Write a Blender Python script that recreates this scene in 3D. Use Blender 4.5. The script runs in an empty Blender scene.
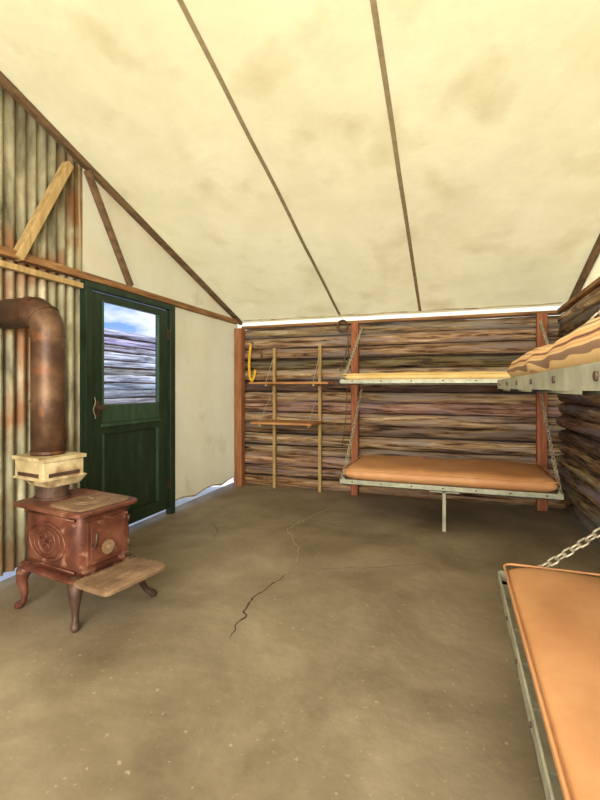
import bpy, bmesh, math, random
from mathutils import Vector, Matrix, noise
random.seed(7)
S=bpy.context.scene

def C(r,g,b):
    f=lambda c:(c/255/12.92) if c/255<=.04045 else ((c/255+.055)/1.055)**2.4
    return (f(r),f(g),f(b),1)

# ---------------- materials ----------------
def M(name, stops, scale=(1,1,1), ns=5, detail=6, rough=.7, metal=0, bump=.3, bs=30, bd=.01, tone=False, distort=0, spots=None, spec=.3):
    m=bpy.data.materials.new(name); m.use_nodes=True
    nt=m.node_tree; N=nt.nodes; L=nt.links
    b=N['Principled BSDF']
    tc=N.new('ShaderNodeTexCoord'); mp=N.new('ShaderNodeMapping')
    mp.inputs['Scale'].default_value=scale
    L.new(tc.outputs['Object'],mp.inputs['Vector'])
    n=N.new('ShaderNodeTexNoise'); n.inputs['Scale'].default_value=ns; n.inputs['Detail'].default_value=detail
    n.inputs['Roughness'].default_value=.62; n.inputs['Distortion'].default_value=distort
    L.new(mp.outputs[0],n.inputs['Vector'])
    r=N.new('ShaderNodeValToRGB'); cr=r.color_ramp
    while len(cr.elements)<len(stops): cr.elements.new(.5)
    for e,(p,c) in zip(cr.elements,stops): e.position=p; e.color=c
    L.new(n.outputs['Fac'],r.inputs['Fac'])
    col=r.outputs['Color']
    if spots:
        sc,lo,hi,c2=spots[:4]
        n3=N.new('ShaderNodeTexNoise'); n3.inputs['Scale'].default_value=sc; n3.inputs['Detail'].default_value=8
        L.new(mp.outputs[0] if len(spots)>4 else tc.outputs['Object'],n3.inputs['Vector'])
        mr=N.new('ShaderNodeMapRange'); mr.inputs['From Min'].default_value=lo; mr.inputs['From Max'].default_value=hi
        L.new(n3.outputs['Fac'],mr.inputs['Value'])
        mx=N.new('ShaderNodeMix'); mx.data_type='RGBA'
        L.new(mr.outputs[0],mx.inputs['Factor']); L.new(col,mx.inputs[6]); mx.inputs[7].default_value=c2
        col=mx.outputs[2]
    if tone:
        a=N.new('ShaderNodeAttribute'); a.attribute_name='tone'
        mx=N.new('ShaderNodeMix'); mx.data_type='RGBA'; mx.blend_type='MULTIPLY'; mx.inputs['Factor'].default_value=1
        L.new(col,mx.inputs[6]); L.new(a.outputs['Color'],mx.inputs[7]); col=mx.outputs[2]
    L.new(col,b.inputs['Base Color'])
    n2=N.new('ShaderNodeTexNoise'); n2.inputs['Scale'].default_value=bs; n2.inputs['Detail'].default_value=5
    L.new(mp.outputs[0],n2.inputs['Vector'])
    bp=N.new('ShaderNodeBump'); bp.inputs['Strength'].default_value=bump; bp.inputs['Distance'].default_value=bd
    L.new(n2.outputs['Fac'],bp.inputs['Height']); L.new(bp.outputs[0],b.inputs['Normal'])
    b.inputs['Roughness'].default_value=rough; b.inputs['Metallic'].default_value=metal
    b.inputs['Specular IOR Level'].default_value=spec
    return m

logst=[(.35,C(44,31,22)),(.43,C(114,86,60)),(.50,C(170,137,100)),(.60,C(202,176,138)),(.70,C(234,218,188))]
m_logx=M('log_wood_x',logst,(.9,12,12),2.6,12,.8,0,.9,9,.02,True,.8,(1.4,.48,.64,C(168,154,144),1))
m_logy=M('log_wood_y',logst,(12,.9,12),2.6,12,.8,0,.9,9,.02,True,.8,(1.4,.46,.60,C(154,148,150),1))
m_logo=M('weathered_log',[(.35,C(74,76,86)),(.48,C(150,154,166)),(.6,C(214,220,234))],(9,.4,9),3,8,.85,0,.8,9,.02,True,.4)
m_gapshade=M('log_gap_shade',[(.4,C(26,17,10)),(.6,C(52,36,22))],ns=6)  # near-black brown, stands in for the shade between log courses
m_floor=M('concrete_floor',[(.32,C(98,86,67)),(.44,C(120,107,86)),(.56,C(136,123,101)),(.70,C(156,143,119))],(1,1,1),1.3,14,.6,0,.4,14,.01,False,.3,(40,.64,.74,C(162,150,126)),.4)
m_crack=M('crack_dark',[(.4,C(45,34,24)),(.6,C(80,64,46))],ns=20)
m_crack2=M('crack_filled',[(.4,C(160,142,114)),(.6,C(186,170,140))],ns=20)
woodst=[(.3,C(92,62,38)),(.5,C(142,102,64)),(.7,C(180,140,96))]
m_wz=M('post_wood',[(.3,C(110,68,42)),(.5,C(152,98,64)),(.7,C(184,132,92))],(14,14,1),3,8,.75)
m_wy=M('rail_wood_y',woodst,(14,1,14),3,8,.75)
m_wx=M('rail_wood_x',woodst,(1,14,14),3,8,.75)
m_dark=M('rafter_wood',[(.3,C(70,52,38)),(.6,C(118,92,66))],(6,1,6),4,8,.8)
m_seam=M('seam_webbing',[(.3,C(124,110,82)),(.6,C(146,130,98))],(1,1,1),20,6,.9)
m_tan=M('brace_wood',[(.3,C(150,122,78)),(.6,C(190,162,112))],(9,9,1),3,8,.8)
m_red=M('red_painted_wood',[(.3,C(116,62,42)),(.5,C(156,92,62)),(.7,C(174,126,92))],(14,14,1),3,8,.7)
m_shelf=M('shelf_board',[(.3,C(128,82,48)),(.5,C(180,126,78)),(.7,C(204,154,102))],(1,12,12),3,8,.6)
m_green=M('green_door_paint',[(.3,C(28,42,30)),(.6,C(38,56,40)),(.8,C(56,74,54))],(4,4,1),4,6,.45,0,.2)
m_green2=M('green_panel_paint',[(.3,C(44,66,52)),(.6,C(58,82,64)),(.8,C(90,110,88))],(4,4,1),4,6,.5,0,.2)
m_corr=M('corrugated_metal',[(.3,C(74,68,50)),(.45,C(122,116,92)),(.6,C(154,148,122)),(.75,C(198,192,164))],(2,2,.6),4,9,.48,.35,.25,20,.004,False,.3,(2.6,.50,.64,C(116,80,48)))
m_galv=M('galvanised_steel',[(.3,C(136,138,122)),(.6,C(176,176,156))],ns=12,rough=.5,metal=.3,bump=.1)
m_chain=M('steel_chain',[(.3,C(130,124,106)),(.6,C(196,190,168))],ns=40,rough=.45,metal=.4,bump=.1)
m_vinyl=M('orange_vinyl',[(.3,C(188,132,86)),(.5,C(200,144,96)),(.7,C(212,160,112))],ns=3,rough=.5,bump=.25,bs=14,bd=.006,spec=.4)
m_vinyl2=M('yellow_vinyl',[(.3,C(210,172,104)),(.6,C(232,200,134))],ns=4,rough=.5,bump=.2)
m_pipe=M('rusty_stovepipe',[(.3,C(54,38,31)),(.5,C(86,62,47)),(.7,C(122,94,72))],(1,1,1),5,8,.45,.3,.2,25,.003,False,0,(9,.60,.74,C(124,80,52)))
m_iron=M('rusty_cast_iron',[(.3,C(60,34,27)),(.5,C(106,60,46)),(.7,C(142,94,74))],(1,1,1),6,9,.45,.2,.4,40,.004,False,0,(14,.60,.72,C(172,130,106)),.5)
m_irond=M('dark_cast_iron',[(.3,C(48,36,31)),(.6,C(92,70,58))],ns=10,rough=.5,metal=.2,bump=.3)
m_hearth=M('hearth_iron',[(.3,C(96,74,56)),(.6,C(144,118,92)),(.75,C(172,150,122))],ns=7,rough=.6,metal=.15,bump=.4)
m_cream=M('cream_enamel',[(.3,C(150,130,94)),(.5,C(190,174,134)),(.7,C(214,202,164))],ns=6,rough=.5,bump=.15,spots=(8,.54,.66,C(130,92,62)))
m_yel=M('yellow_webbing',[(.3,C(200,150,30)),(.6,C(224,176,50))],ns=20)
m_ground=M('outside_ground',[(.3,C(190,192,200)),(.6,C(230,232,238))],ns=3,rough=.9)

def canvas(name,c1,c2,stain,fac):
    m=M(name,[(.3,c1),(.7,c2)],(1,1,1),2.2,8,.9,0,.35,9,.02,False,.2,stain)
    nt=m.node_tree;N=nt.nodes;L=nt.links
    b=N['Principled BSDF']; out=N['Material Output']
    src=b.inputs['Base Color'].links[0].from_socket
    t=N.new('ShaderNodeBsdfTranslucent'); L.new(src,t.inputs['Color'])
    mx=N.new('ShaderNodeMixShader'); mx.inputs[0].default_value=fac
    L.new(b.outputs[0],mx.inputs[1]); L.new(t.outputs[0],mx.inputs[2]); L.new(mx.outputs[0],out.inputs['Surface'])
    return m
m_canvas=canvas('canvas_roof',C(204,193,148),C(220,209,166),(2.6,.54,.88,C(182,164,116)),.36)
m_canvasw=canvas('canvas_wall',C(236,216,160),C(246,230,180),(3,.58,.8,C(212,188,130)),.62)

m_stripe=bpy.data.materials.new('ticking_stripe'); m_stripe.use_nodes=True
nt=m_stripe.node_tree;N=nt.nodes;L=nt.links
tc=N.new('ShaderNodeTexCoord');mp=N.new('ShaderNodeMapping');mp.inputs['Scale'].default_value=(0,1,1)
w=N.new('ShaderNodeTexWave');w.wave_type='BANDS';w.bands_direction='DIAGONAL';w.inputs['Scale'].default_value=10
w.inputs['Distortion'].default_value=0
r=N.new('ShaderNodeValToRGB');cr=r.color_ramp;cr.interpolation='CONSTANT'
for p,c in [(.0,C(142,92,62)),(.08,C(204,162,108)),(.45,C(188,136,86)),(.6,C(212,176,122)),(.94,C(136,104,78))]:
    e=cr.elements.new(p);e.color=c
L.new(tc.outputs['Object'],mp.inputs[0]);L.new(mp.outputs[0],w.inputs[0]);L.new(w.outputs['Fac'],r.inputs[0])
L.new(r.outputs[0],N['Principled BSDF'].inputs['Base Color']);N['Principled BSDF'].inputs['Roughness'].default_value=.85

m_glass=bpy.data.materials.new('window_glass'); m_glass.use_nodes=True
nt=m_glass.node_tree;N=nt.nodes;L=nt.links
N.remove(N['Principled BSDF'])
tr=N.new('ShaderNodeBsdfTransparent');gl=N.new('ShaderNodeBsdfGlossy');gl.inputs['Roughness'].default_value=.05
mx=N.new('ShaderNodeMixShader');mx.inputs[0].default_value=.05
L.new(tr.outputs[0],mx.inputs[1]);L.new(gl.outputs[0],mx.inputs[2]);L.new(mx.outputs[0],N['Material Output'].inputs['Surface'])

# ---------------- helpers ----------------
def empty(name,loc=(0,0,0),rz=0):
    e=bpy.data.objects.new(name,None); e.empty_display_size=.1
    S.collection.objects.link(e); e.location=loc; e.rotation_euler=(0,0,rz)
    return e
def obj(name,bm,mat,parent=None,world=False,smooth=False,bevel=0,seg=2):
    me=bpy.data.meshes.new(name)
    bmesh.ops.recalc_face_normals(bm,faces=bm.faces[:]) if bm.faces else None
    bm.to_mesh(me); bm.free()
    o=bpy.data.objects.new(name,me); S.collection.objects.link(o)
    me.materials.append(mat)
    if smooth:
        for p in me.polygons: p.use_smooth=True
    if parent:
        o.parent=parent
        if world:
            mw=Matrix.Translation(parent.location)@parent.rotation_euler.to_matrix().to_4x4()
            o.matrix_parent_inverse=mw.inverted()
    if bevel:
        b=o.modifiers.new('bevel','BEVEL'); b.width=bevel; b.segments=seg; b.limit_method='ANGLE'
    return o
def box(bm,x0,x1,y0,y1,z0,z1):
    v=[bm.verts.new((x,y,z)) for x in (x0,x1) for y in (y0,y1) for z in (z0,z1)]
    for f in [(0,1,3,2),(4,6,7,5),(0,4,5,1),(2,3,7,6),(0,2,6,4),(1,5,7,3)]: bm.faces.new([v[i] for i in f])
def beam(bm,a,b,w,h,up=(0,0,1)):
    a=Vector(a);b=Vector(b);d=(b-a).normalized();u=Vector(up)
    s=d.cross(u)
    if s.length<1e-3: s=d.cross(Vector((1,0,0)))
    s.normalize();u=s.cross(d)
    vs=[]
    for p in (a,b):
        for i,j in ((-1,-1),(1,-1),(1,1),(-1,1)):
            vs.append(bm.verts.new(p+s*i*w/2+u*j*h/2))
    bm.faces.new(vs[0:4]);bm.faces.new(vs[7:3:-1])
    for i in range(4):
        k=(i+1)%4; bm.faces.new([vs[i],vs[4+i],vs[4+k],vs[k]])
def tube(bm,pts,rad,n=12,closed=False):
    pts=[Vector(p) for p in pts]
    if not hasattr(rad,'__len__'): rad=[rad]*len(pts)
    rings=[];ref=None
    m=len(pts)
    for i,p in enumerate(pts):
        if closed: d=pts[(i+1)%m]-pts[i-1]
        else: d=pts[min(i+1,m-1)]-pts[max(i-1,0)]
        d.normalize()
        if ref is None:
            ref=d.cross(Vector((0,0,1)))
            if ref.length<.1: ref=d.cross(Vector((0,1,0)))
        ref=(ref-d*ref.dot(d)).normalized(); o=d.cross(ref)
        rings.append([bm.verts.new(p+(ref*math.cos(t)+o*math.sin(t))*rad[i]) for t in [2*math.pi*k/n for k in range(n)]])
    for i in range(m if closed else m-1):
        A=rings[i];B=rings[(i+1)%m]
        for k in range(n): bm.faces.new([A[k],A[(k+1)%n],B[(k+1)%n],B[k]])
    if not closed:
        bm.faces.new(rings[0]);bm.faces.new(rings[-1][::-1])
def one(name,mat,parent=None,world=False,bevel=0,smooth=False,**k):
    bm=bmesh.new()
    if 'b' in k:
        for q in (k['b'] if isinstance(k['b'],list) else [k['b']]): box(bm,*q)
    if 't' in k: tube(bm,*k['t'])
    if 'l' in k:
        for q in (k['l'] if isinstance(k['l'],list) else [k['l']]): beam(bm,*q)
    return obj(name,bm,mat,parent,world,smooth,bevel)
def disc(bm,c,axis,r,h,n=24):
    a=Vector(axis).normalized(); c=Vector(c); tube(bm,[c,c+a*h],r,n)

# ---------------- dims ----------------
XL=-2.58; YB=4.93; XR=.95; YF=-1.3; RID=1.0; SL=.33
def roof(y): return 2.05+SL*(4.98-y) if y>RID else 2.05+SL*(4.98-RID)-SL*(RID-y)

# floor
bm=bmesh.new(); box(bm,-2.66,1.15,YF,5.08,-.06,0)
floor=obj('floor',bm,m_floor)
def crack(name,pts,w,mat):
    bm=bmesh.new(); P=[]
    for i in range(len(pts)-1):
        a=Vector((*pts[i],0));b=Vector((*pts[i+1],0))
        for k in range(9):
            p=a.lerp(b,k/9); P.append(p+Vector((noise.noise(p*18),noise.noise(p*18+Vector((5,5,5))),0))*.03)
    last=None
    for i,p in enumerate(P):
        ww=w*(.4+.9*abs(noise.noise(p*30)))*(1-abs(2*i/len(P)-1)**3)
        d=(P[min(i+1,len(P)-1)]-P[max(i-1,0)]).normalized(); s=Vector((-d.y,d.x,0))
        cur=(bm.verts.new(p+s*ww+Vector((0,0,.0012))),bm.verts.new(p-s*ww+Vector((0,0,.0012))))
        if last: bm.faces.new([last[0],last[1],cur[1],cur[0]])
        last=cur
    obj(name,bm,mat,floor,True)
crack('crack_1',[(-1.02,1.85),(-1.04,2.05),(-1.09,2.26),(-1.07,2.42),(-1.0,2.72)],.008,m_crack)
crack('crack_2',[(-1.0,2.72),(-1.1,3.1),(-1.35,3.5),(-1.28,3.85),(-1.2,4.2),(-1.16,4.4)],.006,m_crack2)
crack('crack_3',[(-1.28,3.85),(-1.05,3.8),(-.8,3.9)],.005,m_crack2)
crack('crack_4',[(-2.1,3.5),(-1.9,3.3),(-1.8,3.05)],.004,m_crack)
crack('crack_5',[(-1.0,2.72),(-.6,2.9),(-.2,3.1),(.1,3.0)],.003,m_crack)

# logs
def logs(name,axis,a0,a1,pos,z0,n,step,r,mat,seed,parent=None,flat=.8,inner=-1):
    bm=bmesh.new(); col=bm.loops.layers.color.new('tone')
    rnd=random.Random(seed)
    ns=int((a1-a0)/.06); K=16
    for i in range(n):
        zc=z0+step*(i+.5)+rnd.uniform(-.008,.008); rr=r*rnd.uniform(.93,1.08); off=rnd.uniform(-.014,.014)
        t=rnd.uniform(.58,1.15); tint=(t*rnd.uniform(.96,1.04),t*rnd.uniform(.94,1.02),t*rnd.uniform(.90,1.08),1)
        tilt=rnd.uniform(-.012,.012)
        rings=[]
        for s in range(ns+1):
            a=a0+(a1-a0)*s/ns; ring=[]
            for k in range(K):
                th=2*math.pi*k/K
                q=Vector((a*1.3,math.cos(th)*.9+i*7.3,math.sin(th)*.9+seed))
                d=1+.16*noise.noise(q)+.10*noise.noise(Vector((a*6,q.y*3,q.z*3)))
                dz=.008*noise.noise(Vector((a*.9,i*3.1,seed)))+tilt*(s/ns-.5)
                u=off+math.cos(th)*rr*d*flat; z=zc+dz+math.sin(th)*rr*d
                ring.append(bm.verts.new((a,pos+u,z) if axis=='x' else (pos+u,a,z)))
            rings.append(ring)
        fs=[]
        for s in range(ns):
            for k in range(K):
                fs.append(bm.faces.new([rings[s][k],rings[s][(k+1)%K],rings[s+1][(k+1)%K],rings[s+1][k]]))
        fs.append(bm.faces.new(rings[0])); fs.append(bm.faces.new(rings[-1][::-1]))
        for f in fs:
            for l in f.loops: l[col]=tint
    return obj(name,bm,mat,parent,smooth=True)
wb=logs('wall_back','x',-2.62,1.1,5.0,.0,15,.129,.062,m_logx,3,flat=1.1)
wr=logs('wall_right','y',YF,5.05,1.03,.05,15,.126,.061,m_logy,11,flat=1.1)
one('gap_shade_sheet',m_gapshade,wb,b=(-2.62,1.1,4.99,5.03,.02,1.92))  # dark sheet added behind the logs, paints shade into the gaps
one('gap_shade_sheet',m_gapshade,wr,b=(1.03,1.07,YF,5.0,.02,1.92))  # same painted gap shade for the right wall
one('trim_1',m_wx,b=(-2.5,1.0,4.91,5.05,1.935,1.965),bevel=.004)
one('trim_2',m_wy,b=(.94,1.09,YF,4.88,1.935,1.97),bevel=.004)

# left wall
wl=empty('wall_left',(XL,2.5,0))
bm=bmesh.new()
y0,y1=YF,2.53; n=int((y1-y0)/.0085); last=None
for i in range(n+1):
    y=y0+(y1-y0)*i/n; x=XL-.03+.017*math.sin(2*math.pi*y/.076)
    cur=[bm.verts.new((x+.002*noise.noise(Vector((y*9,z*2,0))),y,z)) for z in [.06+ (roof(y)+.005-.06)*k/8 for k in range(9)]]
    if last:
        for k in range(8): bm.faces.new([last[k],cur[k],cur[k+1],last[k+1]])
    last=cur
obj('corrugated_sheet',bm,m_corr,wl,True,smooth=True)
def sheet(name,mat,f,nu,nv,parent=None,world=True):
    bm=bmesh.new(); g=[[bm.verts.new(f(i/nu,j/nv)) for j in range(nv+1)] for i in range(nu+1)]
    for i in range(nu):
        for j in range(nv): bm.faces.new([g[i][j],g[i+1][j],g[i+1][j+1],g[i][j+1]])
    return obj(name,bm,mat,parent,world if parent else False,smooth=True)
def f(u,v):
    y=3.6+(4.98-3.6)*u; lo=.05+.045*abs(math.sin(y*5.5))
    z=lo+(2.0-lo)*v
    return (XL-.01+.014*noise.noise(Vector((y*3,z*1.5,2))),y,z)
sheet('canvas_panel',m_canvasw,f,50,40,wl)
def f(u,v):
    y=2.5+(5.0-2.5)*u; z=2.0+(roof(y)+.02-2.0)*v
    return (XL-.02+.01*noise.noise(Vector((y*2,z*2,4))),y,z)
sheet('canvas_gable',m_canvasw,f,40,20,wl)
pts=[(XL+.005,3.65+1.2*k/40,.07+.035*abs(math.sin((3.65+1.2*k/40)*5.5))) for k in range(41)]
one('lacing_rope',m_tan,wl,True,t=(pts,.006,6),smooth=True)
one('trim_3',m_wy,b=(XL-.02,XL+.045,YF,4.9,1.995,2.045),bevel=.004)
one('trim_4',m_tan,b=(XL-.01,XL+.03,YF,2.5,1.925,1.965),bevel=.004)
one('rafter_beam',m_dark,l=((XL+.03,5.0,roof(5.0)-.03),(XL+.03,RID,roof(RID)-.03),.045,.045),bevel=.004)
one('rafter_beam.001',m_dark,l=((XL+.03,YF,roof(YF)-.03),(XL+.03,RID,roof(RID)-.03),.045,.045),bevel=.004)
one('rafter_beam.002',m_dark,l=((1.07,5.0,roof(5.0)-.03),(1.07,RID,roof(RID)-.03),.05,.05),bevel=.004)
one('wall_brace',m_dark,l=((XL+.03,2.99,2.05),(XL+.03,2.53,2.80),.045,.04),bevel=.004)
one('wall_brace.001',m_tan,l=((XL+.03,1.98,2.0),(XL+.03,2.36,2.76),.05,.07,(1,0,0)),bevel=.004)
one('ridge_beam',m_wx,l=((XL,RID,roof(RID)-.06),(1.1,RID,roof(RID)-.06),.06,.1),bevel=.004)

# ceiling
seams=[-2.58,-1.26,-.36,1.08]
def sag(x):
    for a,b in zip(seams,seams[1:]):
        if a<=x<=b: return math.sin(math.pi*(x-a)/(b-a))
    return 0
def vv(y): return max(0,min(1,(5.0-y)/(5.0-RID)))
def rz(x,y): return roof(y)-.03*sag(x)*math.sin(math.pi*vv(y))+(.02*noise.noise(Vector((x*1.5,y*1.5,0)))+.008*noise.noise(Vector((x*4+y*2,y*.8,3))))*math.sin(math.pi*vv(y))
def f(u,v):
    x=-2.66+3.79*u; y=5.05+(RID-5.05)*v
    return (x,y,rz(x,y))
ceil=sheet('ceiling',m_canvas,f,100,90)
def f(u,v):
    x=-2.66+3.79*u; y=RID+(YF-RID)*v
    return (x,y,roof(y)-.018*sag(x)*math.sin(math.pi*v))
sheet('front_slope',m_canvas,f,60,40,ceil)
for i,x in enumerate(seams[1:3]):
    bm=bmesh.new(); last=None
    for k in range(61):
        y=5.0+(RID-5.0)*k/60
        cur=(bm.verts.new((x-.015,y,rz(x-.015,y)-.008)),bm.verts.new((x+.015,y,rz(x+.015,y)-.008)))
        if last: bm.faces.new([last[0],last[1],cur[1],cur[0]])
        last=cur
    obj('seam_%d'%(i+1),bm,m_seam,ceil,True)
one('hem_rope',m_cream,ceil,True,t=([(-2.5+3.5*k/30,4.96,2.038+.005*math.sin(k*1.3)) for k in range(31)],.006,8),smooth=True)
def f(u,v):
    y=YF+(5.0-YF)*u; z=1.98+(roof(y)+.01-1.98)*v
    return (1.10,y,z)
sheet('canvas_gable',m_canvasw,f,50,14,wr)
def f(u,v):
    x=-2.6+3.7*u
    return (x,YF,2.0*v+.0)
sheet('wall_front',m_canvasw,f,20,14)

# posts
one('corner_post',m_wz,wb,b=(-2.55,-2.45,4.81,4.91,0,1.93),bevel=.006)
one('post_1',m_red,wb,b=(-1.10,-1.02,4.835,4.91,0,1.93),bevel=.006)
one('post_2',m_red,wb,b=(.76,.85,4.835,4.91,0,1.93),bevel=.006)
one('post_1',m_red,wr,b=(.945,.99,2.10,2.19,0,1.93),bevel=.006)

# ---------------- door ----------------
d=empty('door_1',(XL,3.05,0))
X0,X1=XL-.02,XL+.02
one('frame',m_green,d,True,.004,b=[(XL-.02,XL+.04,2.51,2.575,0,1.94),(XL-.02,XL+.04,3.53,3.60,0,1.94),(XL-.02,XL+.04,2.51,3.60,1.94,1.99)])
one('stiles_and_rails',m_green,d,True,.004,b=[(X0,X1,2.58,2.69,.06,1.93),(X0,X1,3.375,3.525,.06,1.93),(X0,X1,2.69,3.375,1.87,1.93),
   (X0,X1,2.69,3.375,.84,.93),(X0,X1,2.69,3.375,.06,.17)])
one('mid_panel',m_green2,d,True,.003,b=[(X0+.004,X1-.004,2.69,3.375,.93,1.07)])
one('lower_panel',m_green,d,True,.003,b=[(X0+.01,X1-.018,2.69,3.375,.17,.84)])
one('moulding',m_green2,d,True,.002,b=[(X1,X1+.012,2.67,3.39,.90,.925),(X1-.02,X1+.004,2.69,2.71,.17,.84),(X1-.02,X1+.004,3.355,3.375,.17,.84),(X1-.02,X1+.008,2.685,2.7,1.07,1.87),(X1-.02,X1+.008,3.365,3.38,1.07,1.87)])
one('window_glass',m_glass,d,True,b=(XL-.003,XL+.003,2.69,3.375,1.07,1.87))
bm=bmesh.new(); disc(bm,(X1,2.635,1.05),(1,0,0),.012,.04,12); disc(bm,(X1+.04,2.635,1.05),(1,0,0),.022,.02,16)
box(bm,X1,X1+.006,2.615,2.655,.98,1.10)
obj('door_knob',bm,m_irond,d,True)
one('latch_chain',m_chain,d,True,t=([(X1+.01,2.60+.01*math.sin(k),1.13-.02*k) for k in range(9)],.004,6))
one('hinges',m_irond,d,True,b=[(X1,X1+.008,3.50,3.56,.25,.35),(X1,X1+.008,3.50,3.56,1.65,1.75)])

# ---------------- outside ----------------
cab=logs('log_cabin','y',1.0,13,-6.2,0,16,.145,.072,m_logo,23)
one('gap_shade_sheet',m_gapshade,cab,b=(-6.21,-6.17,1,13,.02,2.25))  # dark sheet added so the cabin's log gaps look shaded
one('ground',m_ground,b=(-30,30,-30,30,-.16,-.06))

# ---------------- chain ----------------
def chain(name,a,b,parent,sag_=.02,link=.046,r=.005,wd=.014):
    a=Vector(a);b=Vector(b);bm=bmesh.new();Ln=(b-a).length; n=max(3,int(Ln/(link*.78)))
    P=[a.lerp(b,i/n)-Vector((0,0,sag_*4*(i/n)*(1-i/n))) for i in range(n+1)]
    for i in range(n):
        c=(P[i]+P[i+1])/2; dd=(P[i+1]-P[i]).normalized()
        s=dd.cross(Vector((.3,.5,.1))).normalized(); o=dd.cross(s)
        if i%2: s,o=o,s
        pts=[]
        h=link/2-wd
        for k in range(12):
            t=2*math.pi*k/12; pts.append(c+dd*(math.cos(t)*wd+(h if math.cos(t)>0 else -h))+s*math.sin(t)*wd)
        tube(bm,pts,r,5,True)
    return obj(name,bm,m_chain,parent,smooth=True)

# ---------------- bunks ----------------
def bunk(name,loc,rz,Ln,W,mat,T=.08,chz=.8,leg=None,chain_ends=(0,1),cin=.1,lump=0,H=.05):
    e=empty(name,loc,rz)
    bm=bmesh.new(); t=.006
    box(bm,0,Ln,-W,-W+t,0,H); box(bm,0,Ln,-t,0,0,H); box(bm,0,t,-W,0,0,H); box(bm,Ln-t,Ln,-W,0,0,H)
    box(bm,0,Ln,-W,-W+.04,0,t); box(bm,0,.04,-W,0,0,t); box(bm,Ln-.04,Ln,-W,0,0,t)
    for k in range(1,9): box(bm,Ln*k/9-.015,Ln*k/9+.015,-W+.01,-.01,.006,.012)
    for k in range(1,5): box(bm,.01,Ln-.01,-W*k/5-.01,-W*k/5+.01,.012,.016)
    obj('steel_frame',bm,m_galv,e)
    bm=bmesh.new()
    for k in range(7):
        x=.12+(Ln-.24)*k/6; disc(bm,(x,-W,.026),(0,-1,0),.007,.004,10)
    for k in range(4):
        y=-W+.1+(W-.2)*k/3; disc(bm,(0,y,.026),(-1,0,0),.007,.004,10); disc(bm,(Ln,y,.026),(1,0,0),.007,.004,10)
    obj('bolts',bm,m_irond,e)
    bm=bmesh.new(); nu,nv=80,36; ins=.02
    def q(u,v,s):
        cx,cy=u*2-1,v*2-1
        ex=max(0,1-abs(cx)**14)**.5; ey=max(0,1-abs(cy)**8)**.5
        th=T/2*min(1,ex*ey)
        x=Ln/2+cx*(Ln/2-ins)*(1-.02*abs(cy)**10); y=-W/2+cy*(W/2-ins)*(1-.03*abs(cx)**14)
        z=.02+T/2+s*th+(.008*noise.noise(Vector((x*2.5,y*3,Ln+s)))+.006*math.cos(cx*9)*math.cos(cy*5) if s>0 else 0)*min(1,ex*ey*1.2)
        if lump and s>0: z+=lump*(.5*noise.noise(Vector((x*3,y*4,9)))+.35*abs(math.sin(y*5+.8*math.sin(x*3))))*ex*ey
        if lump: y+=.012*noise.noise(Vector((x*6,0,3)))
        return (x,y,z)
    top=[[bm.verts.new(q(i/nu,j/nv,1)) for j in range(nv+1)] for i in range(nu+1)]
    bot=[[bm.verts.new(q(i/nu,j/nv,-1)) for j in range(nv+1)] for i in range(nu+1)]
    for i in range(nu):
        for j in range(nv):
            bm.faces.new([top[i][j],top[i+1][j],top[i+1][j+1],top[i][j+1]])
            bm.faces.new([bot[i][j],bot[i][j+1],bot[i+1][j+1],bot[i+1][j]])
    bmesh.ops.remove_doubles(bm,verts=bm.verts[:],dist=.0005)
    obj('mattress',bm,mat,e,smooth=True)
    if not lump:
        def rr(z,g):
            P=[];R=.04
            for cx,cy,a in ((Ln-g-R,-g-R,0),(g+R,-g-R,90),(g+R,-W+g+R,180),(Ln-g-R,-W+g+R,270)):
                for k in range(6):
                    t_=math.radians(a+90*k/5); P.append((cx+R*math.cos(t_),cy+R*math.sin(t_),z))
            return P
        bm=bmesh.new(); tube(bm,rr(.02+T*.80,.021),.005,6,True)
        obj('piping',bm,mat,e,smooth=True)
    for k in chain_ends:
        x=0.01 if k==0 else Ln-.01
        chain('chain_%d'%(k+1),(x,-.0,chz),(x,-W+cin,.045),e)
        bm=bmesh.new(); disc(bm,(x-.02,-W+cin,.03),(1,0,0),.012,.04,10); obj('shackle_%d'%(k+1),bm,m_chain,e)
    if leg is not None:
        one('leg',m_galv,e,False,.002,b=[(leg-.014,leg+.014,-W+.005,-W+.033,-loc[2],0),(leg-.12,leg+.12,-W+.005,-W+.035,-.012,0)])
    return e
bunk('bunk_bed',(-.985,4.825,.335),0,1.78,.965,m_vinyl,.135,.85,leg=.90,H=.045)
bunk('bunk_bed.001',(-.985,4.825,1.235),0,1.78,.965,m_vinyl2,.085,.62,H=.04)
bunk('bunk_bed.002',(.94,2.15,.335),-math.pi/2,1.85,.76,m_vinyl,.09,.62,cin=.12)
bunk('bunk_bed.003',(.94,2.15,1.190),-math.pi/2,1.85,.76,m_stripe,.12,.74,cin=.12,lump=.03,H=.045)

# ---------------- shelves ----------------
s=empty('wall_shelf',(-1.75,4.8,0))
one('uprights',m_tan,s,True,.003,b=[(-2.06,-2.025,4.86,4.90,0,1.68),(-1.49,-1.455,4.86,4.90,0,1.70)])
one('upper_shelf',m_shelf,s,True,.003,b=(-2.25,-1.30,4.60,4.86,1.245,1.268))
one('lower_shelf',m_shelf,s,True,.003,b=(-2.14,-1.43,4.42,4.86,.80,.822))
one('battens',m_tan,s,True,.003,b=[(-2.055,-2.03,4.62,4.86,1.222,1.245),(-1.485,-1.46,4.62,4.86,1.222,1.245),(-2.055,-2.03,4.45,4.86,.777,.80),(-1.485,-1.46,4.45,4.86,.777,.80)])
bm=bmesh.new()
for x in (-2.04,-1.47):
    tube(bm,[(x,4.86,1.60),(x,4.62,1.27)],.004,6); tube(bm,[(x,4.86,1.2),(x,4.45,.83)],.004,6)
obj('support_wires',bm,m_chain,s,True)

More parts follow.
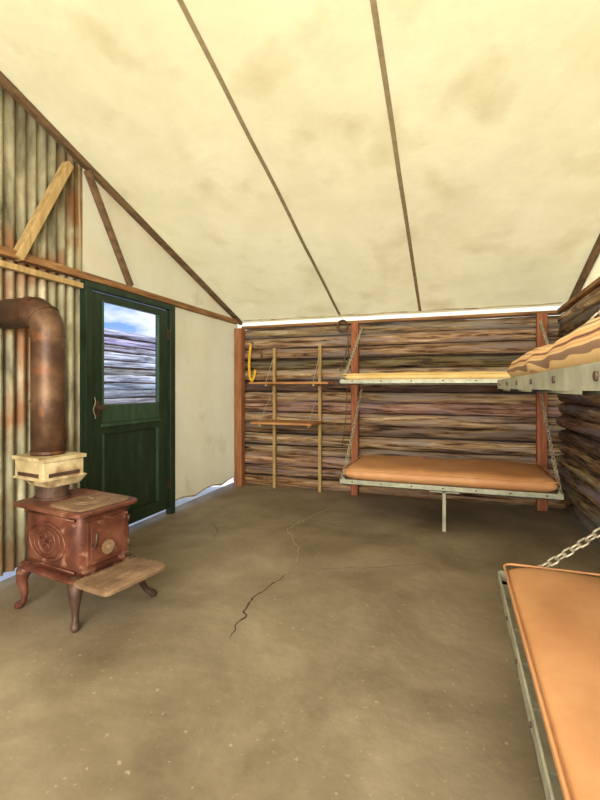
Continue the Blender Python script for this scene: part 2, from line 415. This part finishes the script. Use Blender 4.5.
st=empty('hanging_strap',(-2.33,4.86,1.7))
bm=bmesh.new()
P=[(-2.34,4.85,1.74),(-2.355,4.84,1.6),(-2.36,4.84,1.45),(-2.35,4.84,1.33),(-2.32,4.83,1.28),(-2.29,4.84,1.34),(-2.28,4.85,1.42)]
for a,b in zip(P,P[1:]): beam(bm,a,b,.03,.006,(0,1,0))
obj('webbing',bm,m_yel,st,True)
one('nail',m_irond,st,True,t=([(-2.34,4.83,1.75),(-2.34,4.93,1.75)],.006,8))
one('hooks',m_irond,st,True,t=([(-2.2,4.88,1.68),(-2.2,4.84,1.66),(-2.2,4.83,1.60),(-2.2,4.85,1.57),(-2.2,4.87,1.6)],.006,8))
rg=empty('coiled_rope',(-1.2,4.86,1.9))
bm=bmesh.new()
for k in range(3):
    tube(bm,[(-1.2+(.055+.004*k)*math.cos(t),4.875-.012*k,1.90+(.055+.006*k)*math.sin(t)) for t in [2*math.pi*i/20 for i in range(20)]],.008,6,True)
tube(bm,[(-1.16,4.86,1.87),(-1.12,4.82,1.75),(-1.16,4.81,1.55),(-1.22,4.82,1.38)],.006,6)
tube(bm,[(-1.12,4.82,1.72),(-1.13,4.81,1.35),(-1.15,4.82,.9),(-1.2,4.84,.55)],.004,6)
obj('rope',bm,m_dark,rg,True,smooth=True)

# ---------------- stove ----------------
sv=empty('wood_stove',(-1.99,1.895,0),math.radians(-9))
def se(hx,hy,z,n=36,p=5,cx=0):
    out=[]
    for k in range(n):
        t=2*math.pi*k/n; c,s_=math.cos(t),math.sin(t)
        out.append((cx+hx*math.copysign(abs(c)**(2/p),c),hy*math.copysign(abs(s_)**(2/p),s_),z))
    return out
def loft(bm,rings):
    R=[[bm.verts.new(v) for v in r_] for r_ in rings]; n=len(R[0])
    for A,B in zip(R,R[1:]):
        for k in range(n): bm.faces.new([A[k],A[(k+1)%n],B[(k+1)%n],B[k]])
    bm.faces.new(R[0][::-1]);bm.faces.new(R[-1])
CX=.02
bm=bmesh.new()
loft(bm,[se(a-.02,b,z,p=p,cx=CX) for a,b,z,p in ((.235,.145,.245,8),(.25,.158,.25,8),(.252,.16,.275,8),(.258,.168,.31,7),(.262,.176,.36,6),(.264,.18,.41,6),(.262,.176,.46,6),(.258,.168,.51,7),(.252,.16,.54,8),(.25,.158,.56,8))])
obj('body',bm,m_iron,sv,smooth=True)
bm=bmesh.new()
loft(bm,[se(.25,.185,.222,p=9,cx=CX),se(.265,.195,.228,p=9,cx=CX),se(.265,.195,.244,p=9,cx=CX),se(.245,.175,.25,p=9,cx=CX)])
loft(bm,[se(.255,.18,.553,p=9,cx=CX-.01),se(.285,.205,.560,p=9,cx=CX-.01),se(.285,.205,.574,p=9,cx=CX-.01),se(.276,.197,.580,p=9,cx=CX-.01)])
obj('base_and_top_plates',bm,m_iron,sv,bevel=.002)
bm=bmesh.new()
loft(bm,[se(.135,.165,.58,p=7,cx=.13),se(.135,.165,.588,p=7,cx=.13),se(.125,.155,.592,p=7,cx=.13)])
disc(bm,(.12,0,.592),(0,0,1),.10,.005,32); disc(bm,(.12,0,.597),(0,0,1),.082,.004,32)
tube(bm,[(.08,.0,.60),(.12,0,.606),(.16,0,.60)],.006,8)
obj('top_lid',bm,m_hearth,sv,bevel=.001)
for sy in (-1,1):
    bm=bmesh.new()
    for a,b,r_ in ((.15,.095,.006),(.07,.06,.005),(.11,.078,.003)):
        tube(bm,[(CX+a*math.cos(t),sy*.178,.405+b*math.sin(t)) for t in [2*math.pi*i/36 for i in range(36)]],r_,6,True)
    for k in range(5):
        an=math.pi*2*k/5+.3; tube(bm,[(CX,sy*.180,.405),(CX+.055*math.cos(an),sy*.18,.405+.045*math.sin(an))],[.01,.004],6)
    for zz in (.275,.535): tube(bm,[(CX-.21,sy*.166,zz),(CX+.21,sy*.166,zz)],.006,6)
    obj('side_casting_'+('near' if sy<0 else 'far'),bm,m_iron,sv,smooth=True)
bm=bmesh.new()
box(bm,.25,.272,-.125,.125,.30,.52); box(bm,.272,.278,-.105,.105,.32,.50)
obj('fire_door',bm,m_iron,sv,bevel=.006)
bm=bmesh.new()
disc(bm,(.278,-.01,.37),(1,0,0),.036,.008,24); disc(bm,(.286,-.01,.37),(1,0,0),.012,.014,12)
obj('draft_damper',bm,m_hearth,sv)
bm=bmesh.new()
tube(bm,[(.275,-.095,.40),(.30,-.10,.40),(.31,-.10,.43),(.312,-.10,.47)],[.008,.008,.007,.01],8)
tube(bm,[(.27,.13,.33),(.27,.13,.37)],.009,8);tube(bm,[(.27,.13,.46),(.27,.13,.50)],.009,8)
obj('latch_and_hinges',bm,m_irond,sv,smooth=True)
bm=bmesh.new()
loft(bm,[se(.125,.195,.225,p=9,cx=.38),se(.13,.20,.23,p=9,cx=.38),se(.13,.20,.246,p=9,cx=.38),se(.12,.19,.25,p=9,cx=.38)])
for k in range(4): box(bm,.29+.055*k,.30+.055*k,-.17,.17,.249,.254)
obj('hearth_plate',bm,m_hearth,sv,bevel=.001)
for i,(lx,ly) in enumerate(((.215,-.145),(-.18,-.145),(.215,.145),(-.18,.145))):
    sx=1 if lx>0 else -1; sy=1 if ly>0 else -1
    bm=bmesh.new()
    P=[(lx,ly,.235),(lx+sx*.025,ly+sy*.022,.20),(lx+sx*.03,ly+sy*.028,.15),(lx+sx*.018,ly+sy*.018,.09),(lx+sx*.022,ly+sy*.022,.045),(lx+sx*.045,ly+sy*.04,.018),(lx+sx*.055,ly+sy*.05,.010)]
    if lx>0 and ly>0: P=[(p[0]+.035*(1-p[2]/.24)+.02,p[1]+.09*(1-p[2]/.24),p[2]) for p in P]
    tube(bm,P,[.042,.038,.028,.018,.016,.022,.010],12)
    obj('leg_%d'%(i+1),bm,m_irond if lx>0 else m_iron,sv,smooth=True)
PX=-.205; PY=-.03
bm=bmesh.new(); disc(bm,(PX+.04,PY,.578),(0,0,1),.085,.075,28); disc(bm,(PX+.04,PY,.578),(0,0,1),.095,.015,28)
obj('flue_collar',bm,m_irond,sv,smooth=False)
bm=bmesh.new()
box(bm,PX-.12,PX+.15,PY-.12,PY+.12,.70,.80)
loft(bm,[se(.10,.10,.65,p=6,cx=PX+.025),se(.135,.13,.70,p=9,cx=PX+.015)])
obj('heat_box',bm,m_cream,sv,bevel=.008)
bm=bmesh.new(); box(bm,PX-.13,PX+.16,PY-.13,PY+.13,.80,.822); box(bm,PX-.125,PX+.155,PY-.125,PY+.125,.695,.708)
obj('heat_box_flange',bm,m_cream,sv,bevel=.003)
bm=bmesh.new(); box(bm,PX-.08,PX+.11,PY-.124,PY-.118,.715,.735); box(bm,PX+.148,PX+.154,PY-.09,PY+.09,.715,.735)
obj('heat_box_slots',bm,m_irond,sv)
d0=Vector((-.988,-.156,0)); R=.13; zt=1.51; rad=.088
P=[Vector((PX,PY,.82)),Vector((PX,PY,1.1)),Vector((PX,PY,zt))]
c0=Vector((PX,PY,zt))
for k in range(1,7):
    t=math.pi/2*k/6; P.append(c0+d0*R*(1-math.cos(t))+Vector((0,0,R*math.sin(t))))
P.append(P[-1]+d0*.23)
bm=bmesh.new(); tube(bm,P,rad,28)
obj('stovepipe',bm,m_pipe,sv,smooth=True)
bm=bmesh.new()
for z in (.83,1.12,1.49): disc(bm,(PX,PY,z),(0,0,1),rad+.004,.014,28)
for k in (5,7): 
    dd=(P[k+1]-P[k-1]).normalized()
    disc(bm,P[k]-dd*.006,dd,rad+.004,.012,28)
disc(bm,P[8],d0,rad+.004,.014,28)
obj('pipe_joints',bm,m_pipe,sv)

# ---------------- light ----------------
W=bpy.data.worlds.new('World'); S.world=W; W.use_nodes=True
nt=W.node_tree;N=nt.nodes;L=nt.links
bg=N['Background']; tc=N.new('ShaderNodeTexCoord'); n=N.new('ShaderNodeTexNoise'); n.inputs['Scale'].default_value=7; n.inputs['Detail'].default_value=7
mp=N.new('ShaderNodeMapping'); mp.inputs['Scale'].default_value=(1,1,3)
L.new(tc.outputs['Generated'],mp.inputs[0]);L.new(mp.outputs[0],n.inputs[0])
r=N.new('ShaderNodeValToRGB'); r.color_ramp.elements[0].position=.42; r.color_ramp.elements[0].color=C(120,165,228); r.color_ramp.elements[1].position=.60; r.color_ramp.elements[1].color=C(232,240,252)
L.new(n.outputs['Fac'],r.inputs[0])
sx=N.new('ShaderNodeSeparateXYZ');L.new(tc.outputs['Generated'],sx.inputs[0])
mr=N.new('ShaderNodeMapRange');mr.inputs['From Min'].default_value=.13;mr.inputs['From Max'].default_value=.0;L.new(sx.outputs[2],mr.inputs['Value'])
mr2=N.new('ShaderNodeMapRange');mr2.inputs['From Min'].default_value=.80;mr2.inputs['From Max'].default_value=.87;L.new(sx.outputs[1],mr2.inputs['Value'])
mx=N.new('ShaderNodeMix');mx.data_type='RGBA';L.new(mr.outputs[0],mx.inputs['Factor']);L.new(r.outputs[0],mx.inputs[6]);mx.inputs[7].default_value=C(248,250,255)
mx2=N.new('ShaderNodeMix');mx2.data_type='RGBA';L.new(mr2.outputs[0],mx2.inputs['Factor']);L.new(mx.outputs[2],mx2.inputs[6]);mx2.inputs[7].default_value=C(255,250,232)
L.new(mx2.outputs[2],bg.inputs['Color']); bg.inputs['Strength'].default_value=1.35

def light(name,typ,loc,rot,e,col,size=None,sy=None):
    l=bpy.data.lights.new(name,typ); l.energy=e; l.color=col
    o=bpy.data.objects.new(name,l); S.collection.objects.link(o); o.location=loc; o.rotation_euler=rot
    if typ=='AREA': l.shape='RECTANGLE'; l.size=size; l.size_y=sy
    if typ=='POINT': l.shadow_soft_size=size
    if typ=='SUN': l.angle=.02
    return o
light('sun','SUN',(0,0,10),(math.radians(-12),math.radians(26),0),4.2,(1,.96,.88))
light('fill_area','AREA',(-.4,-1.15,1.5),(math.radians(87),0,math.radians(8)),250,(1,.94,.82),2.6,1.6)  # added fill light behind the camera, no actual lamp there
light('fill_point','POINT',(.2,-.3,2.3),(0,0,0),45,(1,.93,.80),.25)  # invented soft fill, unseen, brightens the room from behind the camera

# ---------------- camera ----------------
cd=bpy.data.cameras.new('camera'); cam=bpy.data.objects.new('camera',cd); S.collection.objects.link(cam)
cam.location=(0,0,1.2); cam.rotation_euler=(math.radians(90),0,math.radians(19.4))
cd.sensor_fit='HORIZONTAL'; cd.sensor_width=36; cd.lens=26.4; cd.shift_y=-.02; cd.clip_start=.02
S.camera=cam
S.view_settings.view_transform='Standard'
